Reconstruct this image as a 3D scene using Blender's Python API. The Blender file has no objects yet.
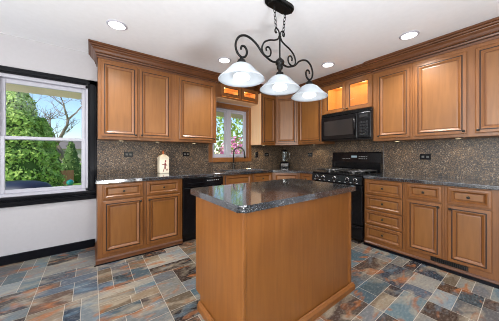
import bpy, bmesh, math, random
from mathutils import Vector, Matrix
R = math.radians
random.seed(7)
scn = bpy.context.scene
COL = scn.collection

# ------------------------------------------------------------------ camera
cam_d = bpy.data.cameras.new('camera')
cam = bpy.data.objects.new('camera', cam_d)
COL.objects.link(cam)
cam.location = (-3.512, -3.405, 1.192)
cam.rotation_euler = (R(90), 0, R(-36.78))
cam_d.sensor_width = 36
cam_d.lens = 36 * 211.47 / 499
cam_d.shift_y = -(160.5 - 154.37) / 499
cam_d.clip_start = 0.02
cam_d.clip_end = 300
scn.camera = cam

# ------------------------------------------------------------------ world, sun, exposure
world = bpy.data.worlds.new('sky_world')
scn.world = world
world.use_nodes = True
wn = world.node_tree.nodes
sky = wn.new('ShaderNodeTexSky')
sky.sky_type = 'NISHITA'
sky.sun_disc = False
sky.sun_elevation = R(42)
sky.sun_rotation = R(260)
sky.air_density = 1.0
sky.dust_density = 0.0
sky.ozone_density = 3.5
world.node_tree.links.new(sky.outputs[0], wn['Background'].inputs[0])
wn['Background'].inputs[1].default_value = 0.17

def lamp(name, kind, loc, energy, color=(1, 1, 1), rot=(0, 0, 0), **kw):
    d = bpy.data.lights.new(name, kind)
    d.energy = energy
    d.color = color
    for k, v in kw.items():
        setattr(d, k, v)
    o = bpy.data.objects.new(name, d)
    COL.objects.link(o)
    o.location = loc
    o.rotation_euler = rot
    return o

sun = lamp('sun', 'SUN', (-8, -10, 14), 4.2, (1, .95, .87), angle=R(.6))
sun.rotation_euler = Vector((.72, .3, -.6)).to_track_quat('-Z', 'Y').to_euler()
# added area lamps brighten the room from made-up openings behind and beside the camera
lamp('back_fill', 'AREA', (-1.9, -6.55, 1.45), 12, (1, .99, .98), (R(118), 0, 0), shape='RECTANGLE', size=2.4, size_y=1.9)
lamp('side_fill', 'AREA', (-6.15, -3.9, 1.4), 120, (1, .99, .98), (R(108), 0, R(-90)), shape='RECTANGLE', size=2.6, size_y=1.7)
# two added out-of-view lamps lighting the ceiling, standing in for a flash
for fx, fy, fe in ((-3.1, -4.3, 120), (-5.4, -3.0, 62)):
    lamp('ceiling_fill', 'AREA', (fx, fy, .5), fe, (.96, .98, 1), (R(180), R(-14), 0), shape='DISK', size=.6)

scn.cycles.filter_width = 1.0
scn.cycles.denoising_prefilter = 'NONE'
vs = scn.view_settings
vs.view_transform = 'Standard'
vs.look = 'None'
vs.gamma = 1.0
vs.exposure = 0.38
vs.use_curve_mapping = False

# ------------------------------------------------------------------ materials
def srgb(r, g, b):
    f = lambda c: (c / 255 / 12.92) if c / 255 <= .04045 else ((c / 255 + .055) / 1.055) ** 2.4
    return (f(r), f(g), f(b), 1)

def new_mat(name):
    m = bpy.data.materials.new(name)
    m.use_nodes = True
    nt = m.node_tree
    return m, nt, nt.nodes['Principled BSDF']

def plain(name, col, rough=.5, metal=0, coat=0, spec=.5, bump=0, bscale=60, emit=None, estr=0):
    m, nt, b = new_mat(name)
    tc = nt.nodes.new('ShaderNodeTexCoord')
    nz = nt.nodes.new('ShaderNodeTexNoise')
    nz.inputs['Scale'].default_value = bscale
    nt.links.new(tc.outputs['Object'], nz.inputs['Vector'])
    mx = nt.nodes.new('ShaderNodeMix'); mx.data_type = 'RGBA'
    mx.inputs[6].default_value = col
    mx.inputs[7].default_value = (col[0] * .93, col[1] * .93, col[2] * .93, 1)
    nt.links.new(nz.outputs[0], mx.inputs[0])
    nt.links.new(mx.outputs[2], b.inputs['Base Color'])
    b.inputs['Roughness'].default_value = rough
    b.inputs['Metallic'].default_value = metal
    b.inputs['Coat Weight'].default_value = coat
    b.inputs['Specular IOR Level'].default_value = spec
    if bump:
        bp = nt.nodes.new('ShaderNodeBump'); bp.inputs['Strength'].default_value = bump
        bp.inputs['Distance'].default_value = .01
        nt.links.new(nz.outputs[0], bp.inputs['Height'])
        nt.links.new(bp.outputs[0], b.inputs['Normal'])
    if emit:
        b.inputs['Emission Color'].default_value = emit
        b.inputs['Emission Strength'].default_value = estr
    return m

def wood(name, c1, c2, rough=.38, stretch=(14, 14, 1.2)):
    m, nt, b = new_mat(name)
    tc = nt.nodes.new('ShaderNodeTexCoord')
    mp = nt.nodes.new('ShaderNodeMapping')
    mp.inputs['Scale'].default_value = stretch
    nt.links.new(tc.outputs['Object'], mp.inputs['Vector'])
    n1 = nt.nodes.new('ShaderNodeTexNoise'); n1.inputs['Scale'].default_value = 2.2
    n1.inputs['Detail'].default_value = 6; n1.inputs['Distortion'].default_value = .6
    n2 = nt.nodes.new('ShaderNodeTexNoise'); n2.inputs['Scale'].default_value = 1.3; n2.inputs['Detail'].default_value = 3
    nt.links.new(mp.outputs[0], n1.inputs['Vector'])
    nt.links.new(tc.outputs['Object'], n2.inputs['Vector'])
    ad = nt.nodes.new('ShaderNodeMath'); ad.operation = 'ADD'
    nt.links.new(n1.outputs[0], ad.inputs[0]); nt.links.new(n2.outputs[0], ad.inputs[1])
    mr = nt.nodes.new('ShaderNodeMapRange')
    mr.inputs[1].default_value = .7; mr.inputs[2].default_value = 1.3
    nt.links.new(ad.outputs[0], mr.inputs[0])
    mx = nt.nodes.new('ShaderNodeMix'); mx.data_type = 'RGBA'
    mx.inputs[6].default_value = c1; mx.inputs[7].default_value = c2
    nt.links.new(mr.outputs[0], mx.inputs[0])
    nt.links.new(mx.outputs[2], b.inputs['Base Color'])
    b.inputs['Roughness'].default_value = rough
    b.inputs['Specular IOR Level'].default_value = .5
    b.inputs['Coat Weight'].default_value = .12
    b.inputs['Coat Roughness'].default_value = .2
    return m

def speckle(name, cols, rough, scale, coat=0):
    """granite-like flecks: voronoi cells coloured at random through a ramp"""
    m, nt, b = new_mat(name)
    tc = nt.nodes.new('ShaderNodeTexCoord')
    v = nt.nodes.new('ShaderNodeTexVoronoi'); v.inputs['Scale'].default_value = scale
    nt.links.new(tc.outputs['Object'], v.inputs['Vector'])
    sp = nt.nodes.new('ShaderNodeSeparateColor')
    nt.links.new(v.outputs['Color'], sp.inputs[0])
    nz = nt.nodes.new('ShaderNodeTexNoise'); nz.inputs['Scale'].default_value = 9; nz.inputs['Detail'].default_value = 4
    nt.links.new(tc.outputs['Object'], nz.inputs['Vector'])
    ad = nt.nodes.new('ShaderNodeMath'); ad.operation = 'MULTIPLY_ADD'
    ad.inputs[1].default_value = .5; 
    nt.links.new(nz.outputs[0], ad.inputs[0]); nt.links.new(sp.outputs[0], ad.inputs[2])
    sb = nt.nodes.new('ShaderNodeMath'); sb.operation = 'SUBTRACT'; sb.inputs[1].default_value = .25
    nt.links.new(ad.outputs[0], sb.inputs[0])
    rp = nt.nodes.new('ShaderNodeValToRGB'); rp.color_ramp.interpolation = 'CONSTANT'
    el = rp.color_ramp.elements
    for i, (p, c) in enumerate(cols):
        e = el[i] if i < 2 else el.new(p)
        e.position = p; e.color = c
    nt.links.new(sb.outputs[0], rp.inputs[0])
    nt.links.new(rp.outputs[0], b.inputs['Base Color'])
    b.inputs['Roughness'].default_value = rough
    b.inputs['Coat Weight'].default_value = coat
    b.inputs['Coat Roughness'].default_value = .07
    b.inputs['Coat IOR'].default_value = 1.5 + .55 * coat
    return m

def glass_mat(name, tint=(1, 1, 1, 1), refl=.08):
    m = bpy.data.materials.new(name); m.use_nodes = True
    nt = m.node_tree; nt.nodes.clear()
    o = nt.nodes.new('ShaderNodeOutputMaterial')
    t = nt.nodes.new('ShaderNodeBsdfTransparent'); t.inputs[0].default_value = tint
    g = nt.nodes.new('ShaderNodeBsdfGlossy'); g.inputs['Roughness'].default_value = 0
    mx = nt.nodes.new('ShaderNodeMixShader')
    lw = nt.nodes.new('ShaderNodeLayerWeight'); lw.inputs[0].default_value = .25
    ml = nt.nodes.new('ShaderNodeMath'); ml.operation = 'MULTIPLY_ADD'; ml.inputs[1].default_value = .12; ml.inputs[2].default_value = refl * .5
    nt.links.new(lw.outputs['Fresnel'], ml.inputs[0])
    nt.links.new(ml.outputs[0], mx.inputs[0]); nt.links.new(t.outputs[0], mx.inputs[1]); nt.links.new(g.outputs[0], mx.inputs[2])
    nt.links.new(mx.outputs[0], o.inputs[0])
    return m

def emis(name, col, strength):
    m = bpy.data.materials.new(name); m.use_nodes = True
    nt = m.node_tree; nt.nodes.clear()
    o = nt.nodes.new('ShaderNodeOutputMaterial'); e = nt.nodes.new('ShaderNodeEmission')
    e.inputs[0].default_value = col; e.inputs[1].default_value = strength
    nt.links.new(e.outputs[0], o.inputs[0])
    return m

def frosted(name):
    m = bpy.data.materials.new(name); m.use_nodes = True
    nt = m.node_tree; nt.nodes.clear()
    o = nt.nodes.new('ShaderNodeOutputMaterial')
    d = nt.nodes.new('ShaderNodeBsdfPrincipled'); d.inputs['Base Color'].default_value = (.68, .73, .78, 1); d.inputs['Roughness'].default_value = .3
    t = nt.nodes.new('ShaderNodeBsdfTranslucent'); t.inputs[0].default_value = (.72, .78, .84, 1)
    tc = nt.nodes.new('ShaderNodeTexCoord'); nz = nt.nodes.new('ShaderNodeTexNoise'); nz.inputs['Scale'].default_value = 16; nz.inputs['Detail'].default_value = 5
    nz.inputs['Distortion'].default_value = 1.5
    nt.links.new(tc.outputs['Object'], nz.inputs[0])
    mr = nt.nodes.new('ShaderNodeMapRange'); mr.inputs[1].default_value = .3; mr.inputs[2].default_value = .7; mr.inputs[3].default_value = .3; mr.inputs[4].default_value = .5
    nt.links.new(nz.outputs[0], mr.inputs[0])
    mx = nt.nodes.new('ShaderNodeMixShader')
    nt.links.new(mr.outputs[0], mx.inputs[0]); nt.links.new(d.outputs[0], mx.inputs[1]); nt.links.new(t.outputs[0], mx.inputs[2])
    nt.links.new(mx.outputs[0], o.inputs[0])
    return m

def slate(name):
    """floor tiles: the face colour is the stone's own, broken up by rusty and bluish veins"""
    m, nt, b = new_mat(name)
    at = nt.nodes.new('ShaderNodeAttribute'); at.attribute_name = 'tile'
    tc = nt.nodes.new('ShaderNodeTexCoord')
    mp = nt.nodes.new('ShaderNodeMapping'); mp.inputs['Scale'].default_value = (1, 2.2, 1); mp.inputs['Rotation'].default_value = (0, 0, .35)
    nt.links.new(tc.outputs['Object'], mp.inputs[0])
    n1 = nt.nodes.new('ShaderNodeTexNoise'); n1.inputs['Scale'].default_value = 4.5; n1.inputs['Detail'].default_value = 4; n1.inputs['Distortion'].default_value = 1.0
    n2 = nt.nodes.new('ShaderNodeTexNoise'); n2.inputs['Scale'].default_value = 4; n2.inputs['Detail'].default_value = 5
    n3 = nt.nodes.new('ShaderNodeTexNoise'); n3.inputs['Scale'].default_value = 30; n3.inputs['Detail'].default_value = 5
    for n in (n1, n2, n3): nt.links.new(mp.outputs[0], n.inputs['Vector'])
    def mixc(fac_node, lo, hi, a, bcol, amt):
        mr = nt.nodes.new('ShaderNodeMapRange'); mr.inputs[1].default_value = lo; mr.inputs[2].default_value = hi; mr.inputs[4].default_value = amt
        nt.links.new(fac_node.outputs[0], mr.inputs[0])
        mx = nt.nodes.new('ShaderNodeMix'); mx.data_type = 'RGBA'
        nt.links.new(mr.outputs[0], mx.inputs[0]); nt.links.new(a, mx.inputs[6]); mx.inputs[7].default_value = bcol
        return mx.outputs[2]
    c = at.outputs['Color']
    n4 = nt.nodes.new('ShaderNodeTexNoise'); n4.inputs['Scale'].default_value = 3.1; n4.inputs['Detail'].default_value = 6; n4.inputs['Distortion'].default_value = .8
    mp2 = nt.nodes.new('ShaderNodeMapping'); mp2.inputs['Location'].default_value = (3.3, 1.7, 0); nt.links.new(mp.outputs[0], mp2.inputs[0]); nt.links.new(mp2.outputs[0], n4.inputs['Vector'])
    c = mixc(n4, .5, .66, c, srgb(158, 146, 126), .65)
    c = mixc(n1, .54, .68, c, srgb(148, 88, 44), .8)
    c = mixc(n2, .56, .70, c, srgb(94, 118, 132), .6)
    c = mixc(n3, .5, .75, c, srgb(190, 186, 176), .18)
    c = mixc(n3, .48, .3, c, srgb(34, 31, 33), .22)
    nt.links.new(c, b.inputs['Base Color'])
    b.inputs['Roughness'].default_value = .26
    bp = nt.nodes.new('ShaderNodeBump'); bp.inputs['Strength'].default_value = .25; bp.inputs['Distance'].default_value = .006
    nt.links.new(n3.outputs[0], bp.inputs['Height']); nt.links.new(bp.outputs[0], b.inputs['Normal'])
    return m

def leafmat(name, c1, c2):
    m, nt, b = new_mat(name)
    gi = nt.nodes.new('ShaderNodeNewGeometry')
    mx = nt.nodes.new('ShaderNodeMix'); mx.data_type = 'RGBA'
    mx.inputs[6].default_value = c1; mx.inputs[7].default_value = c2
    nt.links.new(gi.outputs['Random Per Island'], mx.inputs[0])
    nt.links.new(mx.outputs[2], b.inputs['Base Color'])
    b.inputs['Roughness'].default_value = .7
    return m

M = {}
M['wall'] = plain('wall_paint', srgb(182, 180, 183), .75, bscale=30)
M['backwall'] = plain('taupe_paint', srgb(96, 82, 70), .8)  # unseen back wall, made dark to cut light bouncing onto the island
M['ceiling'] = plain('ceiling_paint', srgb(240, 241, 244), .6, bscale=20)
M['wood'] = wood('glazed_maple', srgb(136, 86, 40), srgb(112, 66, 27))
M['panel'] = wood('glazed_maple_panel', srgb(140, 92, 44), srgb(120, 75, 32))
M['crown'] = wood('crown_maple', srgb(104, 60, 27), srgb(78, 42, 17), stretch=(3, 3, 14))
M['island'] = wood('island_maple', srgb(142, 88, 36), srgb(120, 70, 25))
M['pale'] = wood('pale_lit_maple', srgb(238, 196, 154), srgb(226, 180, 136))  # extra pale so the bridge underside looks lit by the window
M['glaze'] = plain('glaze_gap_shade', srgb(40, 20, 10), .5)  # pigment glaze; also paints the gap shade on door and drawer sides
M['inside'] = wood('cabinet_interior', srgb(232, 176, 104), srgb(220, 158, 86), .5)
M['granite'] = speckle('dark_granite', [(0, srgb(14, 16, 19)), (.3, srgb(30, 34, 40)), (.5, srgb(44, 50, 57)), (.68, srgb(18, 20, 24)), (.8, srgb(72, 78, 85)), (.94, srgb(132, 134, 132))], .2, 300, 1)
M['splash'] = speckle('brown_granite', [(0, srgb(40, 35, 33)), (.2, srgb(74, 62, 52)), (.42, srgb(98, 82, 66)), (.6, srgb(56, 50, 47)), (.76, srgb(118, 94, 68)), (.93, srgb(150, 134, 114))], .42, 120, 0)
M['black'] = plain('black_enamel', (.004, .004, .005, 1), .2, spec=.3)
M['blackglass'] = plain('black_glass', (.003, .003, .004, 1), .05, spec=.4)
M['mwglass'] = plain('smoked_glass', (.016, .016, .017, 1), .1, spec=.5)
M['iron'] = plain('black_iron', (.004, .004, .004, 1), .4, spec=.2)
M['grate'] = plain('cast_iron', (.012, .012, .013, 1), .3, spec=.7)
M['trimblack'] = plain('black_gloss_paint', (.003, .0035, .006, 1), .28, spec=.18)
M['bronze'] = plain('dark_bronze', (.045, .04, .036, 1), .28, metal=.8)
M['white'] = plain('white_vinyl', srgb(180, 180, 190), .4)
M['steel'] = plain('brushed_steel', (.55, .55, .56, 1), .25, metal=1)
M['silver'] = plain('silver_mark', srgb(196, 198, 202), .35)
M['tile'] = slate('slate_tile')
M['grout'] = plain('grout', srgb(168, 160, 146), .8)
M['pane'] = glass_mat('window_glass', (.97, .985, .98, 1), .03)
M['clear'] = glass_mat('clear_glass', (.9, .93, .93, 1), .25)
M['frost'] = frosted('frosted_glass')
M['bulb'] = emis('lit_bulb', (1, .98, .94, 1), 2.5)
M['canlens'] = emis('lit_lens', (1, .985, .96, 1), 4)
M['warmlens'] = emis('warm_lens', (1, .8, .5, 1), 2.2)
M['cream'] = plain('cream_ceramic', srgb(232, 222, 200), .25, coat=.5)
M['maroon'] = plain('maroon_glaze', srgb(122, 30, 36), .4)
M['copper'] = plain('copper', srgb(190, 110, 70), .3, metal=.8)
M['grey'] = plain('grey_plastic', srgb(150, 150, 148), .4)
M['darkgrey'] = plain('dark_grey_plastic', srgb(84, 84, 84), .4)
M['display'] = emis('clock_display', srgb(170, 190, 200), .5)
M['soffit'] = plain('soffit_paint', srgb(236, 212, 166), .7)
M['concrete'] = plain('concrete', srgb(200, 196, 188), .85, bscale=6)  # finish of the unseen bounce slab
M['grass'] = leafmat('grass_blades', srgb(120, 160, 50), srgb(150, 186, 70))
M['lawn'] = plain('lawn_soil', srgb(140, 178, 66), .9, bscale=3)
M['hedge'] = leafmat('arborvitae', srgb(112, 152, 56), srgb(190, 214, 108))
M['cone'] = leafmat('spruce', srgb(74, 106, 48), srgb(128, 152, 78))
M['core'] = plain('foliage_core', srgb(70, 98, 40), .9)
M['bark'] = plain('bark', srgb(128, 112, 98), .9, bump=.3)
M['pink'] = leafmat('pink_blossom', srgb(206, 84, 146), srgb(240, 170, 206))
M['spring'] = leafmat('spring_leaf', srgb(120, 150, 56), srgb(176, 196, 104))
M['fence'] = wood('fence_board', srgb(130, 92, 66), srgb(104, 72, 50), .8)
M['roof'] = plain('shingles', srgb(122, 112, 108), .9, bscale=8)
M['siding'] = plain('siding', srgb(170, 160, 150), .8)
M['navy'] = plain('navy_vinyl', srgb(24, 30, 54), .5)
M['teal'] = plain('teal_glass', srgb(20, 130, 128), .15, coat=.5)

# ------------------------------------------------------------------ mesh helpers
class MB:
    def __init__(self):
        self.bm = bmesh.new()
    def box(self, x0, x1, y0, y1, z0, z1, mat=0, bev=0, seg=1):
        bm = self.bm
        vs_ = [bm.verts.new((x, y, z)) for x in (x0, x1) for y in (y0, y1) for z in (z0, z1)]
        fs = [(0, 1, 3, 2), (4, 6, 7, 5), (0, 4, 5, 1), (2, 3, 7, 6), (0, 2, 6, 4), (1, 5, 7, 3)]
        faces = [bm.faces.new([vs_[i] for i in f]) for f in fs]
        for f in faces: f.material_index = mat
        if bev:
            ed = list({e for f in faces for e in f.edges})
            r = bmesh.ops.bevel(bm, geom=ed, offset=bev, segments=seg, affect='EDGES', profile=.5)
            for f in r['faces']: f.material_index = mat
        return self
    def prism(self, pts, z0, z1, mat=0, bev=0, seg=2):
        bm = self.bm
        a = [bm.verts.new((p[0], p[1], z0)) for p in pts]
        b = [bm.verts.new((p[0], p[1], z1)) for p in pts]
        n = len(pts)
        fs = [bm.faces.new(a[::-1]), bm.faces.new(b)]
        for i in range(n):
            fs.append(bm.faces.new((a[i], a[(i + 1) % n], b[(i + 1) % n], b[i])))
        for f in fs: f.material_index = mat
        if bev:
            ed = list({e for f in fs[:2] for e in f.edges})
            r = bmesh.ops.bevel(bm, geom=ed, offset=bev, segments=seg, affect='EDGES', profile=.5)
            for f in r['faces']: f.material_index = mat
        return self
    def lathe(self, prof, c=(0, 0, 0), n=24, mat=0, axis='Z', closed=False):
        bm = self.bm
        rings = []
        for r_, h in prof:
            ring = []
            for k in range(n):
                a = 2 * math.pi * k / n
                x, y = r_ * math.cos(a), r_ * math.sin(a)
                p = {'Z': (x, y, h), 'Y': (x, h, y), 'X': (h, x, y)}[axis]
                ring.append(bm.verts.new((p[0] + c[0], p[1] + c[1], p[2] + c[2])))
            rings.append(ring)
        pairs = list(zip(rings[:-1], rings[1:]))
        if closed: pairs.append((rings[-1], rings[0]))
        for a, b in pairs:
            for k in range(n):
                f = bm.faces.new((a[k], a[(k + 1) % n], b[(k + 1) % n], b[k])); f.material_index = mat; f.smooth = True
        if not closed:
            for ring in (rings[0], rings[-1]):
                f = bm.faces.new(ring); f.material_index = mat
        return self
    def tube(self, pts, rad, n=8, mat=0, caps=True):
        bm = self.bm
        pts = [Vector(p) for p in pts]
        rads = rad if isinstance(rad, (list, tuple)) else [rad] * len(pts)
        rings = []
        up = None
        for i, p in enumerate(pts):
            t = (pts[min(i + 1, len(pts) - 1)] - pts[max(i - 1, 0)]).normalized()
            if up is None:
                up = t.orthogonal().normalized()
            else:
                up = (up - t * up.dot(t)).normalized()
            s = t.cross(up)
            rings.append([bm.verts.new(p + (up * math.cos(2 * math.pi * k / n) + s * math.sin(2 * math.pi * k / n)) * rads[i]) for k in range(n)])
        for a, b in zip(rings[:-1], rings[1:]):
            for k in range(n):
                f = bm.faces.new((a[k], a[(k + 1) % n], b[(k + 1) % n], b[k])); f.material_index = mat; f.smooth = True
        if caps:
            for r_ in (rings[0], rings[-1]):
                f = bm.faces.new(r_); f.material_index = mat
        return self
    def sweep(self, prof, path, mat=0, glaze=()):
        """prof: (outward, z) points; path: XY polyline, outward is to the right of travel; mitred"""
        bm = self.bm
        P = [Vector(p) for p in path]
        n = len(P)
        rings = []
        for i in range(n):
            d0 = (P[i] - P[i - 1]).normalized() if i > 0 else (P[1] - P[0]).normalized()
            d1 = (P[i + 1] - P[i]).normalized() if i < n - 1 else d0
            n0 = Vector((d0.y, -d0.x)); n1 = Vector((d1.y, -d1.x))
            m = (n0 + n1).normalized()
            m = m / max(.3, m.dot(n0))
            rings.append([bm.verts.new((P[i].x + m.x * o, P[i].y + m.y * o, z)) for o, z in prof])
        k = len(prof)
        for a, b in zip(rings[:-1], rings[1:]):
            for j in range(k):
                f = bm.faces.new((a[j], a[(j + 1) % k], b[(j + 1) % k], b[j])); f.material_index = 1 if j in glaze else mat
        for r_ in (rings[0], rings[-1]):
            f = bm.faces.new(r_); f.material_index = mat
        return self
    def rings(self, x0, x1, z0, z1, prof, y, mats):
        """concentric rectangles: prof = (inset, outward depth); front faces -Y"""
        bm = self.bm
        L = []
        for ins, d in prof:
            L.append([bm.verts.new(p) for p in ((x0 + ins, y - d, z0 + ins), (x1 - ins, y - d, z0 + ins), (x1 - ins, y - d, z1 - ins), (x0 + ins, y - d, z1 - ins))])
        for i in range(len(L) - 1):
            for k in range(4):
                f = bm.faces.new((L[i][k], L[i][(k + 1) % 4], L[i + 1][(k + 1) % 4], L[i + 1][k])); f.material_index = mats[i]
        f = bm.faces.new(L[-1]); f.material_index = mats[-1]
        f = bm.faces.new(L[0][::-1]); f.material_index = 0
        return self
    def build(self, name, mats, parent=None, loc=None, rotz=None):
        bm = self.bm
        bmesh.ops.recalc_face_normals(bm, faces=bm.faces)
        me = bpy.data.meshes.new(name)
        bm.to_mesh(me); bm.free()
        if not isinstance(mats, (list, tuple)): mats = [mats]
        for m in mats: me.materials.append(m)
        o = bpy.data.objects.new(name, me)
        COL.objects.link(o)
        if parent: o.parent = parent
        if loc: o.location = loc
        if rotz is not None: o.rotation_euler = (0, 0, rotz)
        return o

def thing(name, label, cat, loc=(0, 0, 0), rotz=0, group=None):
    o = bpy.data.objects.new(name, None)
    o.empty_display_size = .1
    COL.objects.link(o)
    o.location = loc; o.rotation_euler = (0, 0, rotz)
    o['label'] = label; o['category'] = cat
    if group: o['group'] = group
    return o
def tag(o, label, cat, group=None, kind=None):
    o['label'] = label; o['category'] = cat
    if group: o['group'] = group
    if kind: o['kind'] = kind
    return o
def struct(o, label=None):
    o['kind'] = 'structure'
    if label: o['label'] = label
    return o

H = 2.49
# ------------------------------------------------------------------ room shell
def holed_wall(x0, x1, z0, z1, holes, ya, yb):
    """boxes around rectangular holes (sorted, not overlapping in x)"""
    mb = MB(); x = x0
    for hx0, hx1, hz0, hz1 in holes:
        mb.box(x, hx0, ya, yb, z0, z1)
        mb.box(hx0, hx1, ya, yb, z0, hz0); mb.box(hx0, hx1, ya, yb, hz1, z1)
        x = hx1
    mb.box(x, x1, ya, yb, z0, z1)
    return mb
W1 = (-5.02, -3.547, .73, 2.067)
W2 = (-1.80, -1.00, 1.12, 2.06)
struct(holed_wall(-6.3, .15, 0, H, [W1, W2], 0, .15).build('wall_front', M['wall']), 'white painted wall holding the two windows')
struct(MB().box(0, .15, -6.7, 0, 0, H).build('wall_right', M['wall']), 'white painted wall behind the range')
mb = MB()
mb.box(-6.45, -6.3, -2.4, .15, 0, H).box(-6.45, -6.3, -6.7, -5.4, 0, H).box(-6.45, -6.3, -5.4, -2.4, 0, .4).box(-6.45, -6.3, -5.4, -2.4, 2.3, H)
struct(mb.build('wall_left', M['wall']))
struct(holed_wall(-6.3, 0, 0, H, [(-3.2, -.6, .35, 2.4)], -6.85, -6.7).build('wall_back', M['backwall']))
struct(MB().box(-6.45, .15, -6.85, .15, H, H + .12).build('ceiling', M['ceiling']), 'smooth white ceiling')

# floor: slate tiles of mixed sizes with pale grout, one mesh
def floor_mesh():
    bm = bmesh.new()
    lay = bm.loops.layers.float_color.new('tile')
    pal = [(78, 100, 110), (106, 130, 138), (60, 58, 62), (88, 78, 74), (118, 90, 70), (140, 122, 100), (158, 156, 148), (78, 90, 104), (116, 118, 120), (136, 144, 146), (82, 68, 60)]
    wts = [5, 5, 3, 3, 3, 3, 4, 4, 4, 4, 2]
    g = .0021; S = .43
    def face(x0, x1, y0, y1, z, m, col):
        f = bm.faces.new([bm.verts.new(p) for p in ((x0, y0, z), (x1, y0, z), (x1, y1, z), (x0, y1, z))])
        f.material_index = m
        for l in f.loops: l[lay] = col
    def tile(x0, x1, y0, y1):
        c = list(srgb(*random.choices(pal, wts)[0]))
        k = random.uniform(.32, .8)
        c = (c[0] * k, c[1] * k, c[2] * k, 1)
        face(max(x0, -6.3) + g, min(x1, 0) - g, max(y0, -6.7) + g, min(y1, 0) - g, 0, 0, c)
    nx0 = -3.465
    for i in range(-7, 9):
        for j in range(-9, 10):
            x0 = nx0 + i * S; y0 = -2.465 + j * S
            if x0 + S < -6.29 or x0 > -.01 or y0 + S < -6.69 or y0 > -.01: continue
            alongx = random.random() < .72
            cuts = random.choice([(0, .27, .64, 1), (0, .36, .68, 1), (0, .3, .55, .78, 1), (0, .45, 1), (0, .38, .62, 1), (0, .5, .74, 1)])
            for a, b in zip(cuts[:-1], cuts[1:]):
                sub = random.choice([(0, 1), (0, 1), (0, .5, 1), (0, .36, 1), (0, .64, 1), (0, .6, 1)])
                for c, d in zip(sub[:-1], sub[1:]):
                    X0, X1, Y0, Y1 = (c, d, a, b) if alongx else (a, b, c, d)
                    x_0, x_1, y_0, y_1 = x0 + X0 * S, x0 + X1 * S, y0 + Y0 * S, y0 + Y1 * S
                    if x_1 < -6.29 or x_0 > -.01 or y_1 < -6.69 or y_0 > -.01: continue
                    tile(x_0, x_1, y_0, y_1)
    face(-6.45, .15, -6.85, .15, -.0015, 1, (.4, .4, .4, 1))
    me = bpy.data.meshes.new('floor'); bm.to_mesh(me); bm.free()
    me.materials.append(M['tile']); me.materials.append(M['grout'])
    o = bpy.data.objects.new('floor', me); COL.objects.link(o)
    return o
struct(floor_mesh(), 'slate tile floor in blue grey, rust and tan')

# baseboard under the big window, black
mb = MB().box(-6.3, -3.475, -.016, 0, 0, .10, bev=.004)
struct(mb.build('baseboard_front', M['trimblack']), 'black baseboard under the large window')

# ------------------------------------------------------------------ windows
def big_window():
    r = bpy.data.objects.new('window_1', None); COL.objects.link(r); struct(r, 'large window with black casing and white sashes')
    x0, x1, z0, z1 = W1
    mb = MB()
    cw = .092
    mb.box(x1, x1 + cw, -.022, 0, z0 - .01, z1 + cw * .8, bev=.005).box(x1 + .015, x1 + cw - .02, -.03, 0, z0, z1 + .05, bev=.004)
    mb.box(x0 - cw, x0, -.022, 0, z0 - .01, z1 + cw * .8, bev=.005)
    mb.box(x0 - cw, x1 + cw, -.022, 0, z1, z1 + cw * .8, bev=.005).box(x0 - cw + .02, x1 + cw - .02, -.03, 0, z1 + .015, z1 + .05, bev=.004)
    mb.build('casing', M['trimblack'], r)
    mb = MB()
    mb.box(x0 - cw - .01, x1 + cw, -.045, .0, z0 - .035, z0, bev=.008, seg=2)
    mb.box(x0 - cw, x1 + cw, -.022, 0, z0 - .11, z0 - .035, bev=.005).box(x0 - cw, x1 + cw, -.032, 0, z0 - .075, z0 - .05, bev=.005)
    mb.build('sill', M['trimblack'], r)
    mx = -4.345
    mb = MB()
    mb.box(x0, x1, .01, .12, z0, z0 + .03).box(x0, x1, .01, .12, z1 - .035, z1)
    mb.box(x0, x0 + .025, .01, .12, z0, z1).box(x1 - .025, x1, .01, .12, z0, z1).box(mx - .035, mx + .035, .0, .12, z0, z1, bev=.004)
    mb.build('frame', M['white'], r)
    zm = 1.375
    for a, b in ((x0 + .025, mx - .035), (mx + .035, x1 - .025)):
        for lo, hi, y in ((z0 + .03, zm + .02, .03), (zm - .02, z1 - .035, .06)):
            m2 = MB(); s = .042
            m2.box(a, a + s, y, y + .028, lo, hi, bev=.004).box(b - s, b, y, y + .028, lo, hi, bev=.004)
            m2.box(a + s, b - s, y, y + .028, lo, lo + s, bev=.004).box(a + s, b - s, y, y + .028, hi - (.035 if hi < 1.5 else .05), hi, bev=.004)
            sash = m2.build('sash', M['white'], r)
            MB().box(a + s - .004, b - s + .004, y + .012, y + .016, lo + s - .004, hi - .03).build('pane', M['pane'], sash)
    return r
big_window()

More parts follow.
